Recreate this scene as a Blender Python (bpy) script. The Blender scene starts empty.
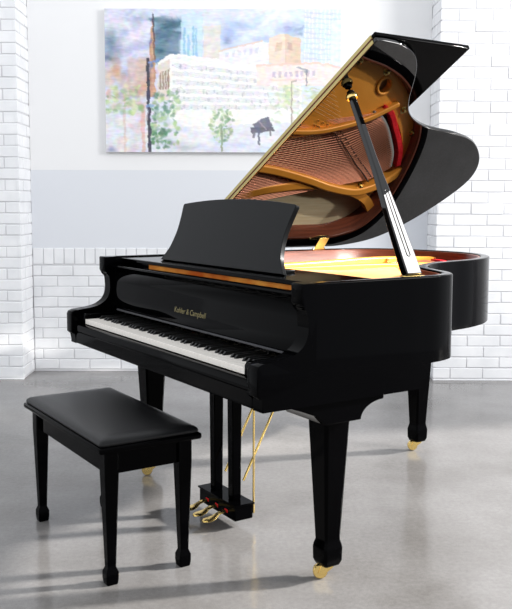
import bpy, bmesh, math, random
import numpy as np
from mathutils import Vector, Matrix

random.seed(7)
rng = np.random.default_rng(7)
S = bpy.context.scene
COL = S.collection

# ------------------------------------------------------------------ camera
CX, CY, CZ = 3.443, -1.282, 1.190
TH, PITCH, ROLL = 2.5675, 0.0978, 0.0029
cam_d = bpy.data.cameras.new('camera')
cam_d.sensor_width = 36.0
cam_d.lens = 855.57 * 36.0 / 609.0
cam_d.shift_x = (256.0 - 255.22) / 609.0
cam_d.shift_y = (286.19 - 304.5) / 609.0
cam_d.clip_end = 200
cam = bpy.data.objects.new('camera', cam_d)
COL.objects.link(cam)
F = Vector((math.cos(TH) * math.cos(PITCH), math.sin(TH) * math.cos(PITCH), -math.sin(PITCH)))
R = Vector((math.sin(TH), -math.cos(TH), 0))
U = R.cross(F)
R, U = R * math.cos(ROLL) + U * math.sin(ROLL), U * math.cos(ROLL) - R * math.sin(ROLL)
cam.matrix_world = Matrix(((R.x, U.x, -F.x, CX), (R.y, U.y, -F.y, CY), (R.z, U.z, -F.z, CZ), (0, 0, 0, 1)))
S.camera = cam

# ------------------------------------------------------------------ world, sun, daylight, added plate spot
w = bpy.data.worlds.new('daylight')
S.world = w
w.use_nodes = True
bg = w.node_tree.nodes['Background']
bg.inputs['Color'].default_value = (0.93, 0.96, 1.0, 1)
bg.inputs['Strength'].default_value = 1.25


def aim(o, direction):
    o.rotation_euler = Vector(direction).to_track_quat('-Z', 'Y').to_euler()


sun_d = bpy.data.lights.new('sun', 'SUN')
sun_d.energy = 10.0
sun_d.angle = math.radians(3.0)
sun_d.color = (1.0, 0.97, 0.93)
sun = bpy.data.objects.new('sun', sun_d)
COL.objects.link(sun)
SUN_EL = math.radians(25)
SUN_DIR = Vector((0.36 * math.cos(SUN_EL), 0.933 * math.cos(SUN_EL), math.sin(SUN_EL)))
aim(sun, -SUN_DIR)

wl_d = bpy.data.lights.new('window_light', 'AREA')
wl_d.shape = 'RECTANGLE'
wl_d.size, wl_d.size_y = 1.7, 1.9
wl_d.energy = 230
wl_d.color = (1.0, 0.98, 0.96)
wl = bpy.data.objects.new('window_light', wl_d)
COL.objects.link(wl)
wl.location = (3.8, 4.0, 3.5)
aim(wl, Vector((1.0, 1.2, 0.9)) - wl.location)

sp_d = bpy.data.lights.new('plate_fill_spot', 'SPOT')  # added spot that brightens the piano interior, not a lamp of the room
sp_d.energy = 3200
sp_d.spot_size = math.radians(13.5)
sp_d.spot_blend = 0.5
sp_d.shadow_soft_size = 0.06
sp_d.color = (1.0, 0.96, 0.9)
sp = bpy.data.objects.new('plate_fill_spot', sp_d)
COL.objects.link(sp)
sp.location = (4.7, 2.6, 3.05)
aim(sp, Vector((0.72, 1.30, 0.93)) - sp.location)

vs = S.view_settings
S.display_settings.display_device = 'sRGB'
vs.view_transform = 'Standard'
vs.look = 'None'
vs.exposure = 0.0
vs.gamma = 1.0
vs.use_curve_mapping = False


# ------------------------------------------------------------------ materials
def lin(c):
    c = c / 255.0
    return c / 12.92 if c <= 0.04045 else ((c + 0.055) / 1.055) ** 2.4


def rgb(r, g, b):
    return (lin(r), lin(g), lin(b), 1)


def mat(name, col, rough=0.5, metal=0.0, spec=0.5, coat=0.0, ior=1.5):
    m = bpy.data.materials.new(name)
    m.use_nodes = True
    b = m.node_tree.nodes['Principled BSDF']
    b.inputs['Base Color'].default_value = col
    b.inputs['Roughness'].default_value = rough
    b.inputs['Metallic'].default_value = metal
    b.inputs['Specular IOR Level'].default_value = spec
    b.inputs['IOR'].default_value = ior
    b.inputs['Coat Weight'].default_value = coat
    return m


def nodes(m):
    nt = m.node_tree
    return nt, nt.nodes['Principled BSDF'], (lambda t: nt.nodes.new(t)), nt.links.new


def noise_vary(m, c1, c2, scale=5.0, stretch=(1, 1, 1), detail=6, bump=0.0, lo=0.35, hi=0.65):
    nt, b, N, L = nodes(m)
    tc = N('ShaderNodeTexCoord')
    mp = N('ShaderNodeMapping')
    mp.inputs['Scale'].default_value = stretch
    no = N('ShaderNodeTexNoise')
    no.inputs['Scale'].default_value = scale
    no.inputs['Detail'].default_value = detail
    cr = N('ShaderNodeValToRGB')
    cr.color_ramp.elements[0].position = lo
    cr.color_ramp.elements[0].color = c1
    cr.color_ramp.elements[1].position = hi
    cr.color_ramp.elements[1].color = c2
    L(tc.outputs['Object'], mp.inputs['Vector'])
    L(mp.outputs['Vector'], no.inputs['Vector'])
    L(no.outputs['Fac'], cr.inputs['Fac'])
    L(cr.outputs['Color'], b.inputs['Base Color'])
    if bump:
        bp = N('ShaderNodeBump')
        bp.inputs['Strength'].default_value = bump
        bp.inputs['Distance'].default_value = 0.002
        L(no.outputs['Fac'], bp.inputs['Height'])
        L(bp.outputs['Normal'], b.inputs['Normal'])
    return m


BLACK = mat('black_lacquer', (0.0006, 0.0006, 0.0008, 1), 0.06, spec=0.028)
LIDBLACK = mat('polished_black_lacquer', (0.0005, 0.0005, 0.0007, 1), 0.012, spec=0.5, ior=1.5)
SATIN = mat('satin_black', (0.006, 0.0065, 0.007, 1), 0.3, spec=0.11)
LIPGREY = mat('grey_lip', (0.05, 0.05, 0.055, 1), 0.5, spec=0.3)
LEATHER = noise_vary(mat('black_leather', (0.01, 0.01, 0.01, 1), 0.36, spec=0.22), (0.003, 0.003, 0.0035, 1), (0.006, 0.006, 0.0065, 1), 220, bump=0.25)
IVORY = mat('white_key_plastic', rgb(240, 234, 226), 0.25, spec=0.3)
EBONY = mat('black_key_plastic', (0.004, 0.004, 0.004, 1), 0.3, spec=0.3)
BRASS = mat('brass', (0.86, 0.62, 0.22, 1), 0.22, metal=1.0)
HINGEBRASS = mat('pale_brass', (0.50, 0.41, 0.17, 1), 0.42, metal=0.6)
GOLD = noise_vary(mat('gold_plate', (0.8, 0.45, 0.1, 1), 0.36, metal=0.12), (0.86, 0.33, 0.04, 1), (0.92, 0.38, 0.055, 1), 9)
MAHOG = noise_vary(mat('mahogany', (0.1, 0.03, 0.015, 1), 0.3, spec=0.4), (0.11, 0.028, 0.014, 1), (0.20, 0.055, 0.028, 1), 6, (1, 1, 14))
SPRUCE = noise_vary(mat('spruce_board', (0.7, 0.6, 0.4, 1), 0.4), (0.66, 0.55, 0.34, 1), (0.78, 0.68, 0.46, 1), 8, (20, 1, 1))
MAPLE = noise_vary(mat('bridge_wood', (0.3, 0.12, 0.05, 1), 0.4), (0.22, 0.08, 0.035, 1), (0.34, 0.14, 0.06, 1), 10, (1, 8, 1))  # bridge colour, also used for the sheet that imitates shaded soundboard
COPPER = mat('copper_winding', (0.50, 0.20, 0.12, 1), 0.35, metal=0.55)
WIRE = mat('string_wire', (0.75, 0.52, 0.28, 1), 0.35, metal=0.6)
STEEL = mat('steel', (0.62, 0.6, 0.58, 1), 0.25, metal=1.0)
REDFELT = noise_vary(mat('red_felt', (0.6, 0.01, 0.02, 1), 0.9, spec=0.1), (0.55, 0.008, 0.015, 1), (0.80, 0.03, 0.04, 1), 120, bump=0.5)
GREYFELT = mat('grey_felt', (0.30, 0.30, 0.29, 1), 0.9, spec=0.1)
AMBER = noise_vary(mat('amber_pin_block', (0.85, 0.28, 0.03, 1), 0.5, spec=0.1), (0.60, 0.10, 0.004, 1), (1.0, 0.42, 0.07, 1), 6.0, (1, 1, 1), 2)
LETTER = mat('gold_lettering', (0.20, 0.165, 0.06, 1), 0.4, metal=0.3)
CANVAS = mat('white_canvas', (0.8, 0.8, 0.8, 1), 0.8, spec=0.2)

BRICK = noise_vary(mat('white_painted_brick', (0.85, 0.85, 0.86, 1), 0.55, spec=0.3), (0.78, 0.79, 0.81, 1), (0.86, 0.865, 0.88, 1), 7, bump=0.5)
MORTAR = mat('shaded_mortar', (0.66, 0.66, 0.68, 1), 0.8, spec=0.2)  # greyer than the bricks: shade of the recessed joints put into the colour

PLASTER = mat('painted_plaster', (0.86, 0.86, 0.86, 1), 0.6, spec=0.25)
nt, b, N, L = nodes(PLASTER)
tc = N('ShaderNodeTexCoord')
sx = N('ShaderNodeSeparateXYZ')
gt = N('ShaderNodeMath'); gt.operation = 'GREATER_THAN'; gt.inputs[1].default_value = 1.408
mx = N('ShaderNodeMix'); mx.data_type = 'RGBA'
mx.inputs[6].default_value = (0.715, 0.735, 0.775, 1)
mx.inputs[7].default_value = (0.83, 0.83, 0.835, 1)
L(tc.outputs['Object'], sx.inputs[0]); L(sx.outputs['Z'], gt.inputs[0]); L(gt.outputs[0], mx.inputs[0])
L(mx.outputs[2], b.inputs['Base Color'])

CONCRETE = mat('polished_concrete', (0.4, 0.4, 0.4, 1), 0.16, spec=0.46)
nt, b, N, L = nodes(CONCRETE)
tc = N('ShaderNodeTexCoord')
n1 = N('ShaderNodeTexNoise'); n1.inputs['Scale'].default_value = 1.3; n1.inputs['Detail'].default_value = 8; n1.inputs['Roughness'].default_value = 0.62
n2 = N('ShaderNodeTexNoise'); n2.inputs['Scale'].default_value = 60; n2.inputs['Detail'].default_value = 4
n3 = N('ShaderNodeTexNoise'); n3.inputs['Scale'].default_value = 260; n3.inputs['Detail'].default_value = 2
c1 = N('ShaderNodeValToRGB')
c1.color_ramp.elements[0].position = 0.3; c1.color_ramp.elements[0].color = (0.135, 0.127, 0.120, 1)
c1.color_ramp.elements[1].position = 0.7; c1.color_ramp.elements[1].color = (0.245, 0.238, 0.235, 1)
m1 = N('ShaderNodeMix'); m1.data_type = 'RGBA'; m1.blend_type = 'OVERLAY'; m1.inputs[0].default_value = 0.22
m2 = N('ShaderNodeMix'); m2.data_type = 'RGBA'; m2.blend_type = 'OVERLAY'; m2.inputs[0].default_value = 0.25
rr = N('ShaderNodeMapRange'); rr.inputs[1].default_value = 0.3; rr.inputs[2].default_value = 0.7; rr.inputs[3].default_value = 0.10; rr.inputs[4].default_value = 0.22
for n in (n1, n2, n3):
    L(tc.outputs['Object'], n.inputs['Vector'])
L(n1.outputs['Fac'], c1.inputs['Fac'])
L(c1.outputs['Color'], m1.inputs[6]); L(n2.outputs['Fac'], m1.inputs[7])
L(m1.outputs[2], m2.inputs[6]); L(n3.outputs['Fac'], m2.inputs[7])
L(m2.outputs[2], b.inputs['Base Color'])
L(n1.outputs['Fac'], rr.inputs[0]); L(rr.outputs[0], b.inputs['Roughness'])


# ------------------------------------------------------------------ mesh helpers
def box(bm, x0, x1, y0, y1, z0, z1):
    v = [bm.verts.new((x, y, z)) for z in (z0, z1) for y in (y0, y1) for x in (x0, x1)]
    for f in ((0, 2, 3, 1), (4, 5, 7, 6), (0, 1, 5, 4), (2, 6, 7, 3), (0, 4, 6, 2), (1, 3, 7, 5)):
        bm.faces.new([v[i] for i in f])
    return v


def prism(bm, poly, axis, a0, a1):
    """extrude a 2-D polygon along axis ('x': poly=(y,z); 'y': (x,z); 'z': (x,y))"""
    def P(p, a):
        return {'x': (a, p[0], p[1]), 'y': (p[0], a, p[1]), 'z': (p[0], p[1], a)}[axis]
    A = [bm.verts.new(P(p, a0)) for p in poly]
    B = [bm.verts.new(P(p, a1)) for p in poly]
    n = len(poly)
    bm.faces.new(A); bm.faces.new(B[::-1])
    for i in range(n):
        bm.faces.new((A[i], B[i], B[(i + 1) % n], A[(i + 1) % n]))


def loft(bm, rings, cap=True, closed=True):
    V = [[bm.verts.new(p) for p in r] for r in rings]
    n = len(V[0])
    for a, c in zip(V, V[1:]):
        for i in range(n if closed else n - 1):
            j = (i + 1) % n
            bm.faces.new((a[i], a[j], c[j], c[i]))
    if cap:
        bm.faces.new(V[0][::-1]); bm.faces.new(V[-1])
    return V


def tube(bm, pts, r, n=8):
    pts = [Vector(p) for p in pts]
    rings = []
    for i, p in enumerate(pts):
        t = (pts[min(i + 1, len(pts) - 1)] - pts[max(i - 1, 0)]).normalized()
        up = Vector((0, 0, 1)) if abs(t.z) < 0.9 else Vector((1, 0, 0))
        a = t.cross(up).normalized(); c = t.cross(a)
        rad = r[i] if isinstance(r, (list, tuple)) else r
        rings.append([p + a * rad * math.cos(2 * math.pi * k / n) + c * rad * math.sin(2 * math.pi * k / n) for k in range(n)])
    loft(bm, rings)


def sweep(bm, path, section, closed=False):
    """path: list of (x,y); section: list of (inward offset, z), inward = left of travel"""
    n = len(path)
    rings = []
    for i, (x, y) in enumerate(path):
        a = path[max(i - 1, 0)]; c = path[min(i + 1, n - 1)]
        t = Vector((c[0] - a[0], c[1] - a[1])).normalized()
        nx, ny = -t.y, t.x
        rings.append([(x + nx * o, y + ny * o, z) for o, z in section])
    loft(bm, rings)


def offset_path(path, d):
    n = len(path); out = []
    for i, (x, y) in enumerate(path):
        a = path[max(i - 1, 0)]; c = path[min(i + 1, n - 1)]
        t = Vector((c[0] - a[0], c[1] - a[1])).normalized()
        out.append((x - t.y * d, y + t.x * d))
    return out


def spline(P, k=10):
    """Catmull-Rom through points of any dimension"""
    P = [Vector(p) for p in P]
    Q = [P[0] * 2 - P[1]] + P + [P[-1] * 2 - P[-2]]
    out = []
    for i in range(1, len(Q) - 2):
        p0, p1, p2, p3 = Q[i - 1:i + 3]
        for s in range(k):
            t = s / k
            out.append(0.5 * ((2 * p1) + (p2 - p0) * t + (2 * p0 - 5 * p1 + 4 * p2 - p3) * t * t + (3 * p1 - p0 - 3 * p2 + p3) * t ** 3))
    out.append(P[-1])
    return [tuple(p) for p in out]


def fin(name, bm, m, parent=None, bevel=0.0, segs=2, smooth=None, kind=None):
    bmesh.ops.recalc_face_normals(bm, faces=bm.faces[:])
    me = bpy.data.meshes.new(name)
    bm.to_mesh(me); bm.free()
    for k in (m if isinstance(m, (list, tuple)) else [m]):
        me.materials.append(k)
    o = bpy.data.objects.new(name, me)
    COL.objects.link(o)
    if parent:
        o.parent = parent
    if bevel:
        md = o.modifiers.new('bevel', 'BEVEL')
        md.width = bevel; md.segments = segs; md.limit_method = 'ANGLE'; md.angle_limit = math.radians(35)
        md.harden_normals = False
    if bevel or smooth:
        me.shade_smooth()
        try:
            me.set_sharp_from_angle(angle=math.radians(smooth or 40))
        except Exception:
            pass
    if kind:
        o['kind'] = kind
    return o


def NB():
    return bmesh.new()


def empty(name, loc, label, cat, group=None):
    o = bpy.data.objects.new(name, None)
    COL.objects.link(o)
    o.location = loc
    o['label'] = label; o['category'] = cat
    if group:
        o['group'] = group
    o.empty_display_size = 0.1
    return o


# ------------------------------------------------------------------ the room
dv = Vector((math.cos(TH), math.sin(TH), 0)); rv = Vector((math.sin(TH), -math.cos(TH), 0))
WALL = Matrix(((rv.x, dv.x, 0, CX), (rv.y, dv.y, 0, CY), (0, 0, 1, 0), (0, 0, 0, 1)))   # local: X right along wall, Y depth, Z up


def wfin(name, bm, m, **k):
    o = fin(name, bm, m, **k)
    o.matrix_world = WALL
    o['kind'] = 'structure'
    return o


WF, WB = 5.66, 5.95          # front of the piers, back of the alcove
XL, XR = -1.552, 1.195
COURSE, BL, J = 0.0733, 0.218, 0.0075
TOPZ = 3.4

bm = NB(); box(bm, -5.5, 6.0, -2.5, 6.3, -0.1, 0.0)
floor = wfin('floor', bm, CONCRETE)


def brick_face(bm, u0, u1, z0, z1, place, phase=0.0, depth=0.012):
    """bricks of a running bond between u0..u1; place(u0,u1,z0,z1) adds one brick"""
    k = 0
    z = z0
    while z < z1 - 0.02:
        zt = min(z + COURSE - J, z1)
        u = u0 - BL * (0.5 if k % 2 else 0.0) - phase
        while u < u1 - 0.005:
            a = max(u, u0); c = min(u + BL - J, u1)
            if c - a > 0.015:
                place(a, c, z, zt)
            u += BL
        z += COURSE; k += 1


def jit(s=0.0016):
    return random.uniform(-s, s)


def front_bricks(bm, u0, u1, z0, z1, D, phase=0.0):
    def pl(a, c, p, q):
        d = D + jit(0.002)
        box(bm, a + jit(), c + jit(), d, D + 0.02, p + jit(), q + jit())
    brick_face(bm, u0, u1, z0, z1, pl, phase)


def side_bricks(bm, X, sgn, y0, y1, z0, z1):
    def pl(a, c, p, q):
        d = X + jit(0.002)
        lo, hi = sorted((d, X - sgn * 0.02))
        box(bm, lo, hi, a + jit(), c + jit(), p + jit(), q + jit())
    brick_face(bm, y0, y1, z0, z1, pl)


def two_mat(bm_bricks, bm_core):
    for f in bm_core.faces:
        f.material_index = 1
    me = bpy.data.meshes.new('t'); bm_core.to_mesh(me); bm_core.free()
    bm_bricks.from_mesh(me)
    bpy.data.meshes.remove(me)
    return bm_bricks


# left pier
bm = NB(); core = NB()
front_bricks(bm, -5.4, XL, 0.018, TOPZ, WF, 0.06)
side_bricks(bm, XL, 1, WF, WB, 0.018, TOPZ)
front_bricks_base = box(bm, -5.4, XL, WF, WF + 0.02, 0, 0.011)
box(core, -5.4, XL - 0.004, WF + 0.004, 6.25, 0, TOPZ)
wfin('wall_left', two_mat(bm, core), [BRICK, MORTAR], bevel=0.0025, segs=2)
# right pier
bm = NB(); core = NB()
front_bricks(bm, XR, 5.0, 0.018, TOPZ, WF, 0.10)
side_bricks(bm, XR, -1, WF, WB, 0.018, TOPZ)
box(bm, XR, 5.0, WF, WF + 0.02, 0, 0.011)
box(core, XR + 0.004, 5.0, WF + 0.004, 6.25, 0, TOPZ)
wfin('wall_right', two_mat(bm, core), [BRICK, MORTAR], bevel=0.0025, segs=2)
# unseen stub of side wall, added to shade the floor near the back wall
bm = NB(); box(bm, 5.0, 5.25, 5.32, WF + 0.3, 0, 3.4)
wfin('wall_side_shade', bm, mat('shade_wall_paint', (0.8, 0.8, 0.81, 1), 0.7))
# plaster back of the alcove
bm = NB(); box(bm, XL, XR, WB, 6.25, 0.862, TOPZ)
wfin('wall_back', bm, PLASTER)
# low brick wall with a soldier course on top
bm = NB(); core = NB()
front_bricks(bm, XL + 0.006, XR - 0.006, 0.018, 0.752, WB - 0.004, 0.05)
u = XL + 0.008
while u < XR - 0.02:
    e = min(u + 0.072 - J, XR - 0.006)
    box(bm, u + jit(), e + jit(), WB - 0.006 + jit(0.002), WB + 0.015, 0.759 + jit(), 0.869 + jit(0.001))
    u += 0.072
box(core, XL, XR, WB, 6.25, 0, 0.862)
wfin('wall_back_brick', two_mat(bm, core), [BRICK, MORTAR], bevel=0.0025, segs=2)


# ------------------------------------------------------------------ painting on the wall
def paint():
    Wp, Hp, s = 236, 143, 1.5
    w_, h_ = int(Wp * s), int(Hp * s)
    yy, xx = np.mgrid[0:h_, 0:w_]
    X = xx / s + 105.0; Y = yy / s + 9.0           # in the photograph's own scale of the canvas
    img = np.zeros((h_, w_, 3))
    t = np.clip((X - 105) / 236, 0, 1)[..., None]
    img[:] = (1 - t) * np.array([212, 214, 234]) + t * np.array([214, 228, 246])
    low = np.clip((Y - 85) / 50, 0, 1)[..., None]
    img = img * (1 - low) + low * np.array([228, 230, 238])

    def blend(mask, c, a=1.0):
        nonlocal img
        m = np.clip(mask, 0, 1)[..., None] * a
        img = img * (1 - m) + np.array(c, float) * m

    def blob(x, y, rx, ry, c, a=0.8, ang=0.0, p=1.0):
        ca, sa = math.cos(ang), math.sin(ang)
        dx, dy = X - x, Y - y
        e = ((dx * ca + dy * sa) / rx) ** 2 + ((-dx * sa + dy * ca) / ry) ** 2
        blend(np.exp(-e ** p * 1.2), c, a)

    def poly(pts, c, a=1.0, soft=0.6):
        ins = np.full(X.shape, 1e9)
        n = len(pts)
        area = sum(pts[i][0] * pts[(i + 1) % n][1] - pts[(i + 1) % n][0] * pts[i][1] for i in range(n))
        sg = 1 if area > 0 else -1
        for i in range(n):
            (x0, y0), (x1, y1) = pts[i], pts[(i + 1) % n]
            l = math.hypot(x1 - x0, y1 - y0)
            ins = np.minimum(ins, sg * ((x1 - x0) * (Y - y0) - (y1 - y0) * (X - x0)) / l)
        blend(ins / soft + 0.5, c, a)

    def line(x0, y0, x1, y1, wd, c, a=1.0):
        l2 = (x1 - x0) ** 2 + (y1 - y0) ** 2
        q = np.clip(((X - x0) * (x1 - x0) + (Y - y0) * (y1 - y0)) / l2, 0, 1)
        dd = np.hypot(X - x0 - q * (x1 - x0), Y - y0 - q * (y1 - y0))
        blend(1 - (dd - wd / 2) / 0.7, c, a)

    def scatter(n, x0, x1, y0, y1, cols, rx, ry, a, ang=(-0.6, 0.6)):
        for _ in range(n):
            c = cols[rng.integers(len(cols))]
            blob(rng.uniform(x0, x1), rng.uniform(y0, y1), rng.uniform(*rx), rng.uniform(*ry), c, rng.uniform(a * 0.5, a), rng.uniform(*ang), 2.0)

    # sky
    scatter(50, 105, 160, 9, 60, [(238, 238, 246), (176, 182, 220), (205, 196, 226), (160, 176, 208), (230, 226, 240)], (4, 14), (2, 5), 0.6, (-0.9, 0.3))
    scatter(60, 178, 300, 9, 55, [(246, 246, 244), (186, 210, 240), (150, 180, 228), (226, 234, 248), (244, 238, 226)], (5, 14), (2, 6), 0.6, (-0.7, 0.3))
    blob(110, 42, 9, 14, (86, 116, 138), 0.75); blob(108, 58, 8, 5, (60, 84, 104), 0.7); blob(118, 50, 10, 5, (110, 130, 170), 0.5)
    poly([(154, 20), (180, 17), (180, 62), (153, 62)], (92, 128, 152), 0.85, 5)
    scatter(40, 155, 180, 17, 62, [(48, 80, 104), (70, 108, 132), (120, 156, 180), (150, 180, 204), (54, 92, 112)], (5, 12), (1.5, 4), 0.7, (-0.3, 0.2))
    blob(160, 50, 7, 4, (36, 64, 84), 0.7); blob(172, 14, 12, 5, (214, 214, 236), 0.8)
    blob(228, 32, 9, 13, (140, 164, 226), 0.75, 0.2); blob(226, 40, 4, 5, (96, 106, 168), 0.6); blob(236, 24, 12, 4, (160, 184, 232), 0.6)
    blob(292, 30, 16, 9, (130, 160, 214), 0.6); scatter(12, 280, 304, 22, 36, [(96, 120, 176), (160, 186, 228)], (3, 7), (1, 2.5), 0.6)
    # glass towers
    poly([(181, 14), (202, 12), (202, 62), (180, 62)], (196, 226, 242), 0.8)
    for x in (184, 188, 193, 196):
        line(x, 20 + rng.uniform(0, 18), x, 60, 1.6, (110, 176, 216), 0.6)
    poly([(203, 26), (220, 24), (220, 62), (203, 62)], (236, 220, 196), 0.6)
    poly([(304, 8), (341, 8), (341, 72), (300, 66)], (206, 222, 246), 0.7)
    for x in range(304, 341, 4):
        line(x, 10, x, 66, 0.5, (236, 242, 252), 0.8)
    for y in range(12, 66, 5):
        line(303, y, 341, y + 2, 0.5, (172, 194, 232), 0.6)
    poly([(330, 20), (341, 20), (341, 70), (330, 68)], (222, 234, 250), 0.7)
    # warm buildings on the left and the spire
    scatter(60, 106, 153, 58, 95, [(206, 170, 150), (188, 150, 140), (226, 196, 176), (170, 176, 216), (214, 206, 230), (220, 160, 120)], (2, 6), (3, 8), 0.6, (-0.2, 0.2))
    poly([(127, 58), (150, 56), (150, 95), (127, 95)], (206, 172, 152), 0.5, 3)
    poly([(152.5, 14), (154.6, 36), (154.8, 96), (149, 96), (149.6, 40)], (196, 150, 122), 0.95)
    line(152.6, 14, 153.8, 40, 1.0, (70, 70, 86), 0.9); line(153.5, 40, 154.4, 60, 1.0, (110, 84, 80), 0.8)
    scatter(12, 149, 155, 42, 96, [(160, 110, 84), (224, 180, 150), (96, 110, 170)], (1, 2), (2, 5), 0.7, (-0.1, 0.1))
    # white building with stave-like facade
    poly([(158, 62), (170, 53.5), (170, 98), (156, 98)], (226, 216, 208))
    for k in range(4):
        poly([(158.5 + k * 2.7, 72 - k * 1.2), (160.3 + k * 2.7, 71.2 - k * 1.2), (160.3 + k * 2.7, 88), (158.5 + k * 2.7, 88)], (150, 124, 112), 0.9)
    poly([(169, 54), (182, 53), (300, 70), (302, 120), (169, 126)], (250, 249, 246), 0.96)
    poly([(156, 62), (169, 53.5), (182, 53), (170, 58), (160, 64)], (248, 247, 244), 0.95)
    for k in range(6):
        y0 = 62 + k * 8.4; y1 = 76 + k * 5.6
        for q in range(3):
            line(172, y0 + q * 1.7, 298, y1 + q * 1.3, 0.45, (186, 190, 198), 0.5)
        for _ in range(26):
            f = rng.uniform(0, 1)
            blob(172 + f * 126, y0 + 1.8 + f * (y1 - y0) + rng.uniform(-1.5, 2), rng.uniform(0.5, 1.3), rng.uniform(0.6, 2.0), (160, 166, 174), 0.5, 0, 2)
    scatter(30, 180, 300, 70, 120, [(252, 250, 246), (236, 226, 214), (228, 232, 242)], (3, 9), (1, 2), 0.5, (0, 0.2))
    # block behind and peach tower, pink row
    poly([(219, 50), (262, 40), (268, 42), (268, 66), (219, 60)], (238, 236, 242), 0.9)
    line(219, 50, 262, 40, 0.8, (226, 196, 180), 0.9)
    for k in range(6):
        poly([(225 + k * 6, 52 - k * 1.1), (228 + k * 6, 51.4 - k * 1.1), (228 + k * 6, 56 - k * 0.8), (225 + k * 6, 56.4 - k * 0.8)], (204, 206, 224), 0.8)
    poly([(268, 37), (284, 32), (284, 62), (268, 62)], (238, 214, 194))
    poly([(284, 32), (300, 38), (300, 64), (284, 62)], (222, 192, 166))
    poly([(275, 42), (281, 40.5), (281, 49), (275, 50)], (212, 184, 158)); poly([(287, 41), (291, 42.5), (291, 50), (287, 49)], (196, 164, 144)); poly([(286, 52), (290, 53), (290, 58), (286, 58)], (236, 200, 170))
    poly([(256, 64), (318, 61), (341, 66), (341, 84), (256, 84)], (244, 226, 220), 0.95)
    line(256, 64, 318, 61.5, 1.4, (238, 196, 180), 0.9); line(318, 61.5, 341, 66, 1.2, (238, 200, 186), 0.9); line(270, 79, 316, 77, 1.2, (236, 206, 196), 0.9)
    for k in range(8):
        poly([(272 + k * 5.6, 70.5 - k * 0.2), (275 + k * 5.6, 70.4 - k * 0.2), (275 + k * 5.6, 76 - k * 0.2), (272 + k * 5.6, 76 - k * 0.2)], (190, 176, 196), 0.85)
    # ground
    scatter(70, 105, 341, 118, 152, [(236, 236, 244), (214, 220, 240), (240, 232, 216), (206, 206, 224), (248, 246, 246), (190, 206, 236)], (6, 18), (1.5, 4), 0.6, (-0.2, 0.15))
    scatter(40, 105, 146, 100, 150, [(238, 226, 220), (222, 196, 190), (206, 214, 236), (244, 240, 230), (214, 170, 160)], (2, 7), (2, 6), 0.5, (-1.2, 0.4))
    blob(185, 146, 14, 4, (168, 166, 182), 0.6); blob(240, 143, 16, 4, (176, 200, 240), 0.6); blob(212, 148, 18, 3, (196, 208, 240), 0.6); blob(110, 149, 6, 4, (112, 120, 160), 0.6)
    line(142, 106, 142.5, 150, 3, (226, 160, 146), 0.55); line(123, 96, 124, 150, 1.5, (220, 184, 174), 0.5)
    # trees
    G = [(170, 196, 140), (206, 220, 160), (138, 176, 120), (220, 226, 186), (110, 152, 104)]
    scatter(60, 106, 141, 84, 112, G, (1.5, 5), (1, 3.5), 0.65, (-0.8, 0.8))
    scatter(110, 149, 178, 90, 146, [(120, 166, 110), (160, 196, 130), (84, 134, 96), (204, 220, 160), (70, 116, 92)], (1.2, 3.6), (1, 3), 0.75, (-0.9, 0.9))
    scatter(46, 150, 166, 128, 142, [(70, 120, 90), (110, 156, 104)], (1, 3), (1, 2.4), 0.8)
    for _ in range(120):
        a = rng.uniform(0, 6.28); q = math.sqrt(rng.uniform(0, 1))
        blob(221 + 12 * q * math.cos(a), 122 + 18 * q * math.sin(a), rng.uniform(1, 2.6), rng.uniform(0.8, 2), [(120, 164, 116), (160, 192, 136), (84, 124, 92), (206, 220, 176)][rng.integers(4)], 0.7, rng.uniform(-1, 1), 2)
    line(221, 126, 221, 150, 1.2, (120, 140, 110), 0.9)
    scatter(70, 276, 322, 84, 104, [(190, 212, 150), (220, 228, 180), (160, 192, 130), (236, 226, 170)], (1.5, 5), (1, 3), 0.6, (-0.5, 0.5))
    scatter(30, 268, 300, 98, 122, [(196, 214, 170), (226, 232, 206), (150, 186, 132)], (1.5, 4), (1, 2), 0.6)
    # lamp posts
    line(147.2, 58, 148.4, 152, 2.4, (58, 58, 72), 0.95); line(148, 62, 158, 59, 1.2, (120, 150, 216), 0.8); line(146, 105, 152, 104, 2.2, (120, 160, 206), 0.8)
    line(291, 80, 291.6, 122, 0.9, (150, 140, 130), 0.9); line(291, 80, 295, 79, 0.9, (150, 140, 130), 0.8)
    line(306, 68, 306, 84, 0.8, (120, 120, 140), 0.9); line(296, 66, 306, 68, 0.9, (140, 140, 160), 0.9); blob(305, 70, 1.6, 2, (84, 94, 130), 0.8)
    # little piano in the street
    poly([(252, 122), (258, 119), (264, 114), (268, 115), (272, 124), (270, 128), (256, 129)], (84, 82, 100), 0.95)
    poly([(250, 126), (272, 125), (274, 129), (252, 132)], (70, 68, 86), 0.95)
    line(258, 130, 258.6, 143, 1.3, (80, 78, 96), 0.95); line(270, 128, 270.5, 134, 1.0, (90, 88, 106), 0.9); line(254, 131, 253, 136, 1.0, (90, 88, 106), 0.9)
    line(258, 119, 266, 128, 0.7, (150, 140, 150), 0.8)
    def soft(a, n):
        for _ in range(n):
            a = (a + np.roll(a, 1, 0) + np.roll(a, -1, 0) + np.roll(a, 1, 1) + np.roll(a, -1, 1)) / 5
        return a
    # loose brushwork: wander the edges, then streaks of thicker and thinner paint
    wx = soft(rng.normal(0, 1, X.shape), 12); wy = soft(rng.normal(0, 1, X.shape), 12)
    wx *= 0.55 / wx.std(); wy *= 0.55 / wy.std()
    jj = np.clip(np.arange(h_)[:, None] + wy, 0, h_ - 1).astype(int)
    ii = np.clip(np.arange(w_)[None, :] + wx, 0, w_ - 1).astype(int)
    img = img[jj, ii]
    st = rng.normal(0, 1, X.shape)
    for _ in range(10):
        st = (st + np.roll(st, 1, 1) + np.roll(st, -1, 1)) / 3
    st = soft(st, 1); img += (st / st.std() * 4.0)[..., None]
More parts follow.
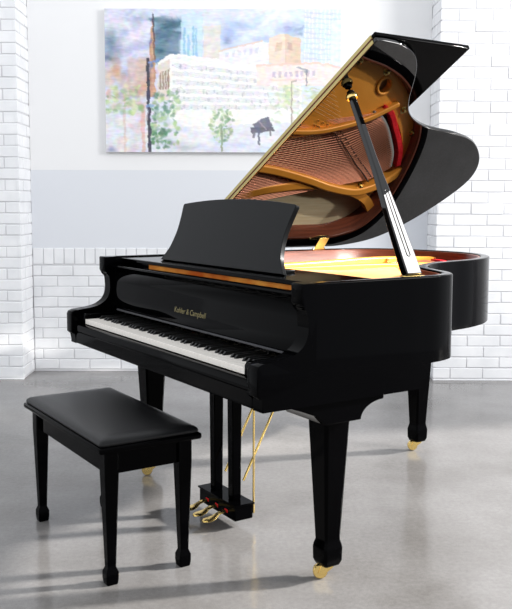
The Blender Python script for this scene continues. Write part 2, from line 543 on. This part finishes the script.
    dab = soft(rng.normal(0, 1, img.shape), 10); img += dab / dab.std() * np.array([4.0, 3.5, 4.5])
    t2 = np.clip((X - 150) / 60, 0, 1)[..., None] * 0.16 + 0.08
    img = img * (1 - t2) + np.array([252, 251, 250]) * t2
    return np.clip(img, 0, 255)


img = paint()
h_, w_ = img.shape[:2]
PX0, PX1, PZ0, PZ1, PT = -1.024, 0.578, 1.528, 2.488, 0.032
root = empty('canvas_painting', (0, 0, 0), 'wide unframed canvas painting of a pastel city scene hanging on the white wall', 'painting')
root.matrix_world = WALL @ Matrix.Translation(((PX0 + PX1) / 2, WB - 0.001, PZ0))
hw = (PX1 - PX0) / 2; hh = PZ1 - PZ0
bm = NB(); box(bm, -hw, hw, -PT, 0, 0, hh)
fin('stretched_canvas', bm, CANVAS, root, bevel=0.003)
gx = np.linspace(-hw + 0.002, hw - 0.002, w_); gz = np.linspace(hh - 0.002, 0.002, h_)
GX, GZ = np.meshgrid(gx, gz)
verts = np.stack([GX, np.full_like(GX, -PT - 0.0008), GZ], -1).reshape(-1, 3)
idx = np.arange(w_ * h_).reshape(h_, w_)
faces = np.stack([idx[:-1, :-1], idx[1:, :-1], idx[1:, 1:], idx[:-1, 1:]], -1).reshape(-1, 4)
me = bpy.data.meshes.new('painted_picture')
me.from_pydata(verts.tolist(), [], faces.tolist())
ca = me.color_attributes.new('pigment', 'FLOAT_COLOR', 'POINT')
c = img.reshape(-1, 3) / 255.0
c = np.where(c <= 0.04045, c / 12.92, ((c + 0.055) / 1.055) ** 2.4) * 0.95
ca.data.foreach_set('color', np.concatenate([c, np.ones((len(c), 1))], 1).astype(np.float32).ravel())
PIG = mat('oil_pigment', (1, 1, 1, 1), 0.6, spec=0.25)
nt, b, N, L = nodes(PIG)
at = N('ShaderNodeAttribute'); at.attribute_name = 'pigment'
L(at.outputs['Color'], b.inputs['Base Color'])
me.materials.append(PIG)
po = bpy.data.objects.new('painted_picture', me); COL.objects.link(po); po.parent = root

# ------------------------------------------------------------------ the grand piano
W = 1.48
ZT, ZB, ZK = 0.958, 0.68, 0.60
piano = empty('grand_piano', (0, 0, 0), 'glossy black baby grand piano with its lid propped open and brass casters', 'piano')

rim_pts = [(1.48, 0.20), (1.48, 0.35), (1.48, 0.50), (1.48, 0.61), (1.474, 0.705), (1.442, 0.785), (1.372, 0.838), (1.285, 0.872), (1.195, 0.920),
           (1.11, 1.0), (1.055, 1.10), (1.022, 1.22), (0.994, 1.36), (0.938, 1.50), (0.835, 1.636), (0.71, 1.724), (0.58, 1.762),
           (0.40, 1.755), (0.21, 1.705), (0.075, 1.60), (0.012, 1.45), (0.0, 1.30), (0, 0.9), (0, 0.5), (0, 0.20)]
rim = spline(rim_pts, 8)
bm = NB()
e = 0.004
sweep(bm, rim, [(0, ZB), (0, ZT - e), (0.0012, ZT - 0.0012), (e, ZT), (0.034, ZT), (0.0368, ZT - 0.0012), (0.038, ZT - e), (0.038, ZB)])
fin('rim', bm, BLACK, piano, smooth=50)
inner = [p for p in offset_path(rim, 0.038) if p[1] > 0.45]
bm = NB()
sweep(bm, inner, [(0, ZB + 0.02), (0, ZT - 0.006), (0.002, ZT - 0.004), (0.012, ZT - 0.004), (0.014, ZT - 0.006), (0.014, ZB + 0.02)])
fin('inner_rim', bm, MAHOG, piano, smooth=50)
inner2 = offset_path(rim, 0.052)

# cheeks (arms) at both ends of the keyboard
prof = [(0.004, 0.640), (-0.004, 0.648), (-0.004, 0.722), (0.001, 0.733), (0.014, 0.739)] + \
       [tuple(p) for p in spline([(0.014, 0.739), (0.055, 0.743), (0.092, 0.748), (0.124, 0.757), (0.155, 0.779), (0.170, 0.813), (0.170, 0.855), (0.166, 0.880)], 5)[1:]] + \
       [(0.158, 0.889), (0.149, 0.896), (0.146, 0.903), (0.146, 0.954), (0.150, ZT), (0.20, ZT), (0.20, ZB), (0.62, ZB), (0.62, ZK), (0.014, ZK), (0.014, 0.640)]
for x0, x1 in ((0.0, 0.055), (W - 0.055, W)):
    bm = NB(); prism(bm, prof, 'x', x0, x1)
    bm.edges.ensure_lookup_table()
    pick = [e_ for e_ in bm.edges if all(v.co.y < 0.195 for v in e_.verts) and (abs(e_.verts[0].co.x - e_.verts[1].co.x) < 1e-5)]
    bmesh.ops.bevel(bm, geom=pick, offset=0.0035, offset_type='OFFSET', segments=3, profile=0.5, affect='EDGES', clamp_overlap=True)
    fin('cheek', bm, BLACK, piano, smooth=32)
# keybed, key slip, key blocks
bm = NB(); box(bm, 0.0551, W - 0.0551, 0.0145, 0.56, ZK + 0.001, 0.652)
fin('keybed', bm, BLACK, piano, bevel=0.003)
bm = NB(); prism(bm, [(0.010, 0.653), (0.010, 0.676), (0.013, 0.682), (0.020, 0.684), (0.030, 0.684), (0.030, 0.653)], 'x', 0.0555, W - 0.0555)
fin('key_slip', bm, BLACK, piano, bevel=0.002)
KX0, KX1 = 0.110, 1.348
for x0, x1 in ((0.0556, KX0 - 0.002), (KX1 + 0.002, W - 0.0556)):
    bm = NB(); prism(bm, [(0.034, 0.653), (0.034, 0.716), (0.042, 0.726), (0.172, 0.729), (0.172, 0.653)], 'x', x0, x1)
    fin('key_block', bm, BLACK, piano, bevel=0.003)
# keys
KW = (KX1 - KX0) / 52
KZ = 0.706
bm = NB()
box(bm, 0.0004, KW - 0.0006, 0.036, 0.21, KZ - 0.02, KZ)
k0 = fin('white_key', bm, IVORY, piano, bevel=0.0012)
k0.location = (KX0, 0, 0)
for i in range(1, 52):
    k = k0.copy(); COL.objects.link(k); k.location = (KX0 + i * KW, 0, 0)
bm = NB()
loft(bm, [[(-0.0052, 0.088, KZ - 0.004), (0.0052, 0.088, KZ - 0.004), (0.0052, 0.21, KZ - 0.004), (-0.0052, 0.21, KZ - 0.004)],
          [(-0.0050, 0.090, KZ + 0.003), (0.0050, 0.090, KZ + 0.003), (0.0050, 0.21, KZ + 0.003), (-0.0050, 0.21, KZ + 0.003)],
          [(-0.0042, 0.099, KZ + 0.012), (0.0042, 0.099, KZ + 0.012), (0.0042, 0.21, KZ + 0.012), (-0.0042, 0.21, KZ + 0.012)]])
b0 = fin('black_key', bm, EBONY, piano, bevel=0.0012)
first = True
for i in range(51):
    # white keys run A B C D E F G ...
    if 'ABCDEFG'[i % 7] in 'BE':
        continue
    k = b0 if first else b0.copy()
    if not first:
        COL.objects.link(k)
    first = False
    k.location = (KX0 + (i + 1) * KW, 0, 0)
# fallboard with lettering
bm = NB()
prism(bm, [(0.182, 0.729), (0.178, 0.735), (0.184, 0.79), (0.188, 0.85), (0.190, 0.898), (0.184, 0.906), (0.172, 0.914), (0.168, 0.919), (0.172, 0.925), (0.200, 0.9272), (0.208, 0.922), (0.208, 0.729)], 'x', 0.0556, W - 0.0556)
fb = fin('fallboard', bm, BLACK, piano, bevel=0.0015)
bm = NB(); box(bm, 0.128, W - 0.128, 0.168, 0.1765, 0.736, 0.743)
fin('fallboard_lip', bm, LIPGREY, piano, bevel=0.002)
cu = bpy.data.curves.new('lettering', 'FONT')
cu.body = 'Kohler & Campbell'; cu.size = 0.030; cu.align_x = 'CENTER'; cu.extrude = 0.0003; cu.shear = 0.15
to = bpy.data.objects.new('lettering_curve', cu); COL.objects.link(to)
dg = bpy.context.evaluated_depsgraph_get()
tm = bpy.data.meshes.new_from_object(to.evaluated_get(dg))
bpy.data.objects.remove(to)
lt = bpy.data.objects.new('lettering', tm); COL.objects.link(lt)
tm.materials.clear(); tm.materials.append(LETTER)
lt.parent = fb
wd = max(v.co.x for v in tm.vertices) - min(v.co.x for v in tm.vertices)
lt.scale = (0.235 / wd, 0.95, 1)
lt.location = (W / 2, 0.1828, 0.784)
lt.rotation_euler = (math.radians(90 - 5), 0, 0)
lt['label'] = 'gold maker lettering in the middle of the fallboard'

# music shelf, amber rail behind the slot, music desk
bm = NB(); box(bm, 0.30, W - 0.053, 0.236, 0.249, 0.86, 0.9375)
fin('pin_block', bm, AMBER, piano, bevel=0.001)
bm = NB(); box(bm, 0.0525, W - 0.0525, 0.222, 0.48, 0.938, 0.953)
fin('music_shelf', bm, BLACK, piano, bevel=0.003)
bm = NB(); box(bm, 0.0525, 0.2999, 0.236, 0.249, 0.86, 0.9375)  # black board added as the dark interior at the slot's left end
fin('slot_dark_end', bm, BLACK, piano, bevel=0.001)
md = []
half = spline([(0.440, 0.0), (0.425, 0.016), (0.398, 0.05), (0.384, 0.09), (0.378, 0.13), (0.382, 0.18), (0.392, 0.232), (0.386, 0.2415)], 5)
arc = [(0.386 - 0.386 * 2 * k / 16, 0.2415 + 0.020 * (1 - (1 - 2 * k / 16) ** 2)) for k in range(1, 16)]
poly = [tuple(p) for p in half] + arc + [(-a, z) for a, z in reversed([tuple(p) for p in half])]
bm = NB()
prism(bm, poly, 'y', 0.0, 0.018)
desk = fin('music_desk', bm, SATIN, piano, bevel=0.003)
desk.location = (W / 2 - 0.006, 0.292, 0.9575)
desk.rotation_euler = (-math.atan2(0.088, 0.235), 0, 0)
bm = NB(); box(bm, W / 2 + 0.30, W / 2 + 0.35, 0.325, 0.40, 0.953, 0.963)
fin('desk_hinge', bm, SATIN, piano, bevel=0.002)

# interior: soundboard, plate, bridges, strings
i2 = [p for p in inner2 if p[1] > 0.24]
bm = NB(); prism(bm, i2, 'z', 0.795, 0.8410)
fin('soundboard', bm, SPRUCE, piano)


def band(path, wdt, z0, z1):
    L_ = offset_path(path, wdt / 2); R_ = offset_path(path, -wdt / 2)
    bmn = NB()
    loft(bmn, [[(a[0], a[1], z0), (a[0], a[1], z1), (c_[0], c_[1], z1), (c_[0], c_[1], z0)] for a, c_ in zip(L_, R_)])
    return bmn


plate_parent = None
# treble and tail flange, with the round hole cut through it
tail = [p for p in inner2]
i_end = max(i for i, p in enumerate(tail) if p[0] > 0.44 and p[1] > 1.3)
outer_edge = [p for p in tail[:i_end + 1] if p[1] > 0.60]
inner_edge = spline([(0.435, 1.712), (0.52, 1.69), (0.62, 1.625), (0.71, 1.54), (0.755, 1.50), (0.735, 1.43), (0.685, 1.385), (0.64, 1.255), (0.58, 1.10), (0.53, 0.9), (0.50, 0.60)], 6)
HOLE, HR = Vector((0.846, 1.415)), 0.036
bm = NB()
pv = [bm.verts.new((x, y, 0.9020)) for x, y in outer_edge + [tuple(p) for p in inner_edge]]
hv = [bm.verts.new((HOLE.x + HR * math.cos(-2 * math.pi * k / 28), HOLE.y + HR * math.sin(-2 * math.pi * k / 28), 0.9020)) for k in range(28)]
ed = [bm.edges.new((pv[i], pv[(i + 1) % len(pv)])) for i in range(len(pv))] + [bm.edges.new((hv[i], hv[(i + 1) % 28])) for i in range(28)]
bmesh.ops.triangle_fill(bm, use_beauty=True, use_dissolve=False, edges=ed)
bmesh.ops.recalc_face_normals(bm, faces=bm.faces[:])
for f in bm.faces:
    if f.normal.z < 0:
        f.normal_flip()
r_ = bmesh.ops.extrude_face_region(bm, geom=bm.faces[:])
for v in [g for g in r_['geom'] if isinstance(g, bmesh.types.BMVert)]:
    v.co.z -= 0.03
plate = fin('iron_plate', bm, GOLD, piano, bevel=0.004)
# raised lip round the hole, raised rib along the flange edge
bm = NB()
ring = [(HOLE.x + (HR + 0.004) * math.cos(2 * math.pi * k / 28), HOLE.y + (HR + 0.004) * math.sin(2 * math.pi * k / 28)) for k in range(29)]
sweep(bm, ring, [(-0.007, 0.9010), (-0.007, 0.9080), (-0.003, 0.9110), (0.003, 0.9110), (0.006, 0.9080), (0.006, 0.9010)])
fin('plate_hole_lip', bm, GOLD, plate, smooth=50)
bm = band(spline([(0.60, 0.62), (0.595, 0.9), (0.602, 1.10), (0.638, 1.253), (0.687, 1.385), (0.735, 1.47), (0.770, 1.53)], 6), 0.024, 0.8760, 0.9280)
fin('plate_rib', bm, GOLD, plate, bevel=0.006, segs=3)
strutA = spline([(0.44, 0.62), (0.415, 0.80), (0.393, 0.965), (0.35, 1.16), (0.312, 1.30), (0.290, 1.457), (0.312, 1.56), (0.363, 1.654), (0.425, 1.722)], 6)
bm = band(strutA, 0.040, 0.8510, 0.9290)
fin('plate_rib', bm, GOLD, plate, bevel=0.008, segs=3)
strutB = spline([(0.16, 0.60), (0.225, 0.75), (0.276, 0.891), (0.302, 1.02), (0.318, 1.15), (0.316, 1.27)], 6)
bm = band(strutB, 0.045, 0.8510, 0.9160)
fin('plate_rib', bm, GOLD, plate, bevel=0.008, segs=3)
bm = band(spline([(0.287, 1.44), (0.262, 1.52), (0.225, 1.59), (0.165, 1.645), (0.150, 1.655)], 6), 0.045, 0.8510, 0.9040)
fin('plate_rib', bm, GOLD, plate, bevel=0.008, segs=3)
bm = NB(); box(bm, 0.055, W - 0.055, 0.56, 0.66, 0.8660, 0.9160)
fin('plate_front_web', bm, GOLD, plate, bevel=0.006)
for (x, y) in ((0.915, 1.395), (0.735, 1.585), (0.315, 1.50), (0.95, 1.22), (0.62, 1.70), (1.15, 0.86), (1.36, 0.70)):
    bm = NB()
    zb_ = 0.9020
    loft(bm, [[(x + q * math.cos(2 * math.pi * k / 14), y + q * math.sin(2 * math.pi * k / 14), z) for k in range(14)]
              for q, z in ((0.019, zb_), (0.019, zb_ + 0.004), (0.011, zb_ + 0.005), (0.011, zb_ + 0.016), (0.007, zb_ + 0.020))])
    fin('plate_bolt', bm, BRASS, plate, smooth=40)
# felts
fr = spline([(0.742, 1.452), (0.725, 1.498), (0.690, 1.535), (0.646, 1.568), (0.58, 1.622), (0.515, 1.662), (0.440, 1.685)], 8)
fin('red_felt', band(fr, 0.030, 0.8820, 0.9200), REDFELT, piano, bevel=0.004)
fg = spline([(0.712, 1.405), (0.690, 1.462), (0.645, 1.515), (0.593, 1.558), (0.51, 1.615), (0.431, 1.640)], 8)
fin('grey_felt', band(fg, 0.020, 0.8820, 0.9140), GREYFELT, piano, bevel=0.003)
# brown sheet standing in for the shaded soundboard under the bass strings; bridges
bass_area = [(0.43, 0.66), (0.60, 0.66), (0.60, 1.10), (0.64, 1.255), (0.687, 1.385), (0.725, 1.48), (0.63, 1.60), (0.52, 1.675), (0.43, 1.70), (0.36, 1.62), (0.315, 1.54), (0.30, 1.457), (0.32, 1.30), (0.36, 1.16), (0.40, 0.965)]
bm = NB(); prism(bm, bass_area, 'z', 0.8420, 0.8620)
fin('shaded_soundboard_sheet', bm, MAPLE, piano, bevel=0.003)
bridge = spline([(0.640, 1.10), (0.60, 1.235), (0.52, 1.34), (0.451, 1.421), (0.40, 1.49), (0.355, 1.545)], 6)
fin('bass_bridge', band(bridge, 0.034, 0.8620, 0.8920), MAPLE, piano, bevel=0.003)


def along(path, f):
    f = max(0.0, min(1.0, f)) * (len(path) - 1)
    i = min(int(f), len(path) - 2)
    a, c_ = Vector(path[i]), Vector(path[i + 1])
    return a + (c_ - a) * (f - i)


NBASS = 40
for i in range(NBASS):
    f = i / (NBASS - 1)
    a = Vector((0.17 + 0.36 * f, 0.60)); bpt = along(bridge, 1 - f); c_ = along(fg, 1 - f * 0.98)
    bm = NB()
    tube(bm, [(a.x, a.y, 0.9200), (bpt.x, bpt.y, 0.8980), (c_.x, c_.y, 0.9140)], 0.0030 - 0.0010 * f, 5)
    fin('bass_string', bm, COPPER, piano, smooth=60)
NTR = 56
treb_end = spline([(0.40, 1.58), (0.33, 1.40), (0.42, 1.30), (0.60, 1.12), (0.80, 0.98), (1.05, 0.86), (1.30, 0.74)], 8)
for i in range(NTR):
    f = i / (NTR - 1)
    x0 = 0.46 + 0.92 * f
    if f < 0.42:
        g = f / 0.42
        ex, ey = 0.34 + 0.27 * g, 1.50 - 0.40 * g
        zend = 0.8880
    else:
        g = (f - 0.42) / 0.58
        ex, ey = 0.61 + 0.75 * g, 1.28 - 0.56 * g
        zend = 0.9100
    bm = NB()
    tube(bm, [(x0, 0.60, 0.9250), (ex, ey, zend)], 0.0008, 4)
    fin('treble_string', bm, WIRE, piano, smooth=60)
# bridge pins: two rows down the bridge
for i in range(46):
    f = i / 45
    for s_ in (-0.011, 0.011):
        if s_ > 0 and i % 2:
            continue
        q = along(bridge, f)
        bm = NB()
        tube(bm, [(q.x + s_, q.y + s_ * 0.6, 0.8910), (q.x + s_, q.y + s_ * 0.6, 0.9100)], 0.0032, 6)
        fin('bridge_pin', bm, STEEL, piano, smooth=60)
# dampers row hidden mostly by the shelf
for i in range(5):
    bm = NB(); x = 0.30 + i * 0.012; y = 1.03
    box(bm, 0.315 + i * 0.0, 0.355, 0.95 + i * 0.028, 0.962 + i * 0.028, 0.8960, 0.9040)
    fin('steel_rest', bm, STEEL, piano, bevel=0.002)

# lid: hinged on the spine, with the front flap folded back on top of it
AL = 0.5195
lid_pts = [(1.49, 0.57), (1.491, 0.62), (1.480, 0.70), (1.445, 0.775), (1.385, 0.835), (1.300, 0.890), (1.215, 0.940), (1.14, 1.0), (1.087, 1.075), (1.052, 1.16),
           (1.035, 1.24), (1.015, 1.365), (0.962, 1.52), (0.852, 1.662), (0.728, 1.75), (0.595, 1.782), (0.40, 1.765), (0.205, 1.708), (0.069, 1.612), (0.006, 1.454), (0.0, 1.30), (0.0, 0.95), (0.0, 0.57)]
lid_out = [p for p in spline(lid_pts, 8)]
LT = 0.016
hinge_m = Matrix.Translation((0.0, 0, ZT + 0.010)) @ Matrix.Rotation(-AL, 4, 'Y')
bm = NB()
prism(bm, lid_out, 'z', 0.0, LT)
lid = fin('lid', bm, LIDBLACK, piano, bevel=0.0035, segs=3)
lid.matrix_world = hinge_m
bm = NB(); box(bm, 0.0, 1.494, 0.572, 1.002, LT + 0.002, LT + 0.018)
flap = fin('front_lid', bm, BLACK, piano, bevel=0.003, segs=3)
flap.matrix_world = hinge_m
bm = NB()
box(bm, 0.02, 1.475, 0.5675, 0.5699, 0.002, 0.0145)
box(bm, 0.02, 1.475, 0.5675, 0.5719, 0.0195, 0.033)
fin('lid_hinge_strip', bm, HINGEBRASS, lid)
bm = NB()
tube(bm, [(0.02, 0.5670, 0.017), (1.475, 0.5670, 0.017)], 0.0026, 8)
fin('lid_hinge_pin', bm, MAHOG, lid, smooth=60)
# lid hinges on the spine
for y in (1.265, 0.86):
    bm = NB()
    box(bm, 0.039, 0.046, y, y + 0.055, ZT - 0.036, ZT + 0.002)
    prism(bm, [(0.040, ZT + 0.001), (0.050, ZT + 0.001), (0.100, ZT + 0.058), (0.096, ZT + 0.060)], 'y', y - 0.006, y + 0.050)
    tube(bm, [(0.045, y - 0.012, ZT + 0.002), (0.045, y + 0.062, ZT + 0.002)], 0.006, 10)
    fin('lid_hinge', bm, BRASS, piano, bevel=0.0015)

# lid prop
base = Vector((1.405, 0.640, 0.955)); topp = Vector((1.075, 0.640, 0.0))
topp.z = ZT + 0.010 + math.tan(AL) * topp.x - 0.006
ax = (topp - base).normalized()
nrm = Vector((-ax.z, 0, ax.x)) * -1            # faces +x and up
Yv = Vector((0, 1, 0))
bm = NB()
Ltot = (topp - base).length
rings = []
for s_, wy, tx in ((0.0, 0.064, 0.030), (0.06, 0.064, 0.030), (0.30, 0.052, 0.026), (0.52, 0.030, 0.024), (0.62, 0.026, 0.022), (1.0, 0.022, 0.020)):
    c_ = base + ax * (Ltot * s_)
    rings.append([c_ + Yv * (sy * wy / 2) + nrm * (sx_ * tx / 2) for sx_, sy in ((-1, -1), (1, -1), (1, 1), (-1, 1))])
loft(bm, rings)
prop = fin('lid_prop', bm, LIDBLACK, piano, bevel=0.004, segs=3)
bm = NB()
gl = []
for k in range(25):
    a = math.pi * k / 24
    gl.append((0.007 * math.cos(a), 0.30 + 0.007 * math.sin(a)))
for k in range(25):
    a = math.pi + math.pi * k / 24
    gl.append((0.007 * math.cos(a), 0.07 + 0.007 * math.sin(a)))
gl.append(gl[0])
rr_ = []
for i, (u_, v_) in enumerate(gl):
    hgt = 0.0150 - (v_ / Ltot - 0.06) / 0.24 * 0.002
    rr_.append(base + ax * v_ + Yv * u_ + nrm * (hgt + 0.0003))
tube(bm, rr_, 0.0016, 6)
fin('prop_groove', bm, SATIN, prop, smooth=60)
bm = NB(); c_ = base + ax * (Ltot * 0.955)
tube(bm, [c_, c_ + ax * 0.008, c_ + ax * 0.016], [0.019, 0.022, 0.019], 14)
fin('prop_ferrule', bm, BRASS, prop, smooth=60)
bm = NB(); box(bm, 1.388, 1.424, 0.60, 0.68, 0.90, 0.957)
fin('prop_bracket', bm, BRASS, piano, bevel=0.003)

# legs with leg blocks and casters
cove = [(0.12, 0.6), (0.125, 0.592), (0.165, 0.575), (0.205, 0.558), (0.215, 0.545), (0.425, 0.545)]
cv = [(0.425 + 0.055 * (1 - math.cos(a)), 0.545 + 0.035 * math.sin(a)) for a in [math.pi / 2 * k / 8 for k in range(1, 9)]]
blockp = cove[:]


def leg(px, py, ztop, yaw=0.0, front=True):
    bmn = NB()

    def sq(h, z, ch=0.18):
        k_ = h * ch
        pts = [(h, -h + k_), (h, h - k_), (h - k_, h), (-h + k_, h), (-h, h - k_), (-h, -h + k_), (-h + k_, -h), (h - k_, -h)]
        return [(a, c2, z) for a, c2 in pts]
    loft(bmn, [sq(h, z) for h, z in ((0.026, 0.047), (0.029, 0.049), (0.0355, 0.064), (0.0365, 0.104), (0.0345, 0.114), (0.0300, 0.130), (0.0305, 0.141),
                                     (0.0500, 0.525), (0.053, 0.538), (0.054, ztop))])
    o = fin('leg', bmn, BLACK, piano, bevel=0.0015)
    o.location = (px, py, 0)
    return o


def caster(parent, ang):
    bmn = NB()
    n = 20
    prof_ = [(0.006, -0.012), (0.021, -0.012), (0.0238, -0.007), (0.0238, 0.007), (0.021, 0.012), (0.006, 0.012)]
    rings = [[(q * math.cos(2 * math.pi * k / n) - 0.023, t, 0.0239 + q * math.sin(2 * math.pi * k / n)) for k in range(n)] for q, t in prof_]
    loft(bmn, rings)
    wheel = fin('caster', bmn, BRASS, parent, smooth=40)
    wheel.rotation_euler = (0, 0, ang)
    bmn = NB()
    for t in (-0.0165, 0.0132):
        prism(bmn, [(-0.031, 0.020), (-0.022, 0.014), (-0.010, 0.018), (0.016, 0.040), (0.016, 0.047), (-0.020, 0.047)], 'y', t, t + 0.0033)
    box(bmn, -0.020, 0.018, -0.0165, 0.0165, 0.0425, 0.0478)
    fk = fin('caster_fork', bmn, BRASS, parent, bevel=0.001)
    fk.rotation_euler = (0, 0, ang)


l1 = leg(1.367, 0.337, 0.60); caster(l1, math.radians(57))
l2 = leg(0.134, 0.325, 0.60); caster(l2, math.radians(57))
l3 = leg(0.476, 1.571, 0.70); caster(l3, math.radians(57))
blk = [(0.120, 0.600), (0.125, 0.594), (0.165, 0.580), (0.215, 0.560), (0.250, 0.528), (0.388, 0.528)]
blk += [(0.478 - 0.090 * math.cos(math.pi / 2 * k / 12), 0.528 + 0.054 * math.sin(math.pi / 2 * k / 12)) for k in range(1, 13)]
blk += [(0.478, 0.600)]
for x0, x1 in ((1.262, 1.462), (0.02, 0.22)):
    bm = NB(); prism(bm, blk, 'x', x0, x1)
    fin('leg_block', bm, BLACK, piano, bevel=0.004)
# under-frame beams
bm = NB()
for a, c_ in (((1.30, 0.56), (0.52, 1.62)), ((0.74, 0.56), (0.46, 1.62)), ((0.14, 0.56), (0.42, 1.62))):
    a = Vector(a); c_ = Vector(c_); t = (c_ - a).normalized(); n_ = Vector((-t.y, t.x)) * 0.035
    prism(bm, [tuple(a + n_), tuple(c_ + n_), tuple(c_ - n_), tuple(a - n_)], 'z', 0.665, 0.735)
fin('under_frame', bm, SATIN, piano, bevel=0.003)
bm = NB(); prism(bm, offset_path([p for p in rim if p[1] > 0.55], 0.05), 'z', 0.735, 0.745)
fin('bottom_board', bm, SATIN, piano)

# pedal lyre
LX, LY0, LY1 = 0.742, 0.295, 0.372
lyre = NB(); box(lyre, LX - 0.132, LX + 0.132, LY0, LY1, 0.032, 0.086)
lyre = fin('lyre', lyre, BLACK, piano, bevel=0.003)
bm = NB(); box(bm, LX - 0.138, LX + 0.138, LY0 - 0.005, LY1 + 0.005, 0.086, 0.093)
fin('lyre_top', bm, BLACK, lyre, bevel=0.002)
for s_ in (-1, 1):
    bm = NB()
    cxp = LX + s_ * 0.066
    loft(bm, [[(cxp - h, LY0 + 0.038 - h, z), (cxp + h, LY0 + 0.038 - h, z), (cxp + h, LY0 + 0.038 + h, z), (cxp - h, LY0 + 0.038 + h, z)] for h, z in ((0.018, 0.093), (0.021, 0.599))])
    fin('lyre_post', bm, BLACK, lyre, bevel=0.004)
for k in (-1, 0, 1):
    bm = NB()
    px = LX + k * 0.070
    path = [(LY0 + 0.01, 0.056), (LY0 - 0.015, 0.056), (LY0 - 0.035, 0.052), (LY0 - 0.055, 0.042), (LY0 - 0.075, 0.038), (LY0 - 0.090, 0.038), (LY0 - 0.100, 0.036)]
    wds = [0.007, 0.008, 0.010, 0.017, 0.022, 0.018, 0.007]
    rings = []
    for (y, z), h in zip(path, wds):
        rings.append([(px - h, y, z - 0.004), (px - h * 0.7, y, z + 0.003), (px + h * 0.7, y, z + 0.003), (px + h, y, z - 0.004), (px, y, z - 0.006)])
    loft(bm, rings)
    fin('pedal', bm, BRASS, lyre, bevel=0.001, smooth=60)
    bm = NB(); box(bm, px - 0.010, px + 0.010, LY0 - 0.0015, LY0 + 0.001, 0.050, 0.062)
    fin('pedal_felt', bm, REDFELT, lyre)
bm = NB(); tube(bm, [(LX + 0.118, LY1 + 0.012, 0.045), (LX + 0.118, LY1 + 0.012, 0.61)], 0.0042, 8)
fin('pedal_rod', bm, BRASS, lyre, smooth=60)
for s_ in (-1, 1):
    bm = NB(); tube(bm, [(LX + s_ * 0.066, LY1, 0.155), (LX + s_ * 0.066, LY1 + 0.25, 0.62)], 0.0050, 8)
    fin('lyre_brace', bm, BRASS, lyre, smooth=60)

# ------------------------------------------------------------------ the bench
bench = empty('piano_bench', (0.716, -0.132, 0), 'black wooden piano bench with padded leather seat in front of the keyboard', 'bench')
hx, hy = 0.362, 0.177
bm = NB(); box(bm, -hx, hx, -hy, hy, 0.428, 0.448)
fin('seat_board', bm, BLACK, bench, bevel=0.006, segs=3)
bm = NB()
rings = []
for ins, z in ((0.012, 0.446), (0.006, 0.450), (0.005, 0.456), (0.008, 0.463), (0.016, 0.4685), (0.034, 0.472), (0.070, 0.4735)):
    ax_, ay_ = hx - ins, hy - ins
    rad = 0.014
    r4 = []
    for cxq, cyq, a0 in ((ax_ - rad, ay_ - rad, 0), (-ax_ + rad, ay_ - rad, 90), (-ax_ + rad, -ay_ + rad, 180), (ax_ - rad, -ay_ + rad, 270)):
        for k in range(7):
            a = math.radians(a0 + 15 * k)
            r4.append((cxq + rad * math.cos(a), cyq + rad * math.sin(a), z))
    rings.append(r4)
loft(bm, rings)
fin('seat_cushion', bm, LEATHER, bench, smooth=60)
bm = NB()
ax_, ay_, tkn = 0.328, 0.138, 0.018
for x0, x1, y0, y1 in ((-ax_, ax_, -ay_, -ay_ + tkn), (-ax_, ax_, ay_ - tkn, ay_), (-ax_, -ax_ + tkn, -ay_ + tkn, ay_ - tkn), (ax_ - tkn, ax_, -ay_ + tkn, ay_ - tkn)):
    box(bm, x0, x1, y0, y1, 0.352, 0.4279)
fin('apron', bm, BLACK, bench, bevel=0.002)
for sx_ in (-1, 1):
    for sy_ in (-1, 1):
        bm = NB()
        cx_, cy_ = sx_ * 0.318, sy_ * 0.128
        rings = []
        for h, z in ((0.0170, 0.0), (0.0185, 0.004), (0.0205, 0.020), (0.0205, 0.040), (0.0140, 0.056), (0.0145, 0.066), (0.0235, 0.352), (0.0235, 0.4275)):
            k_ = h * 0.15
            rings.append([(cx_ + a, cy_ + c2, z) for a, c2 in ((h, -h + k_), (h, h - k_), (h - k_, h), (-h + k_, h), (-h, h - k_), (-h, -h + k_), (-h + k_, -h), (h - k_, -h))])
        loft(bm, rings)
        fin('leg', bm, BLACK, bench, bevel=0.001)
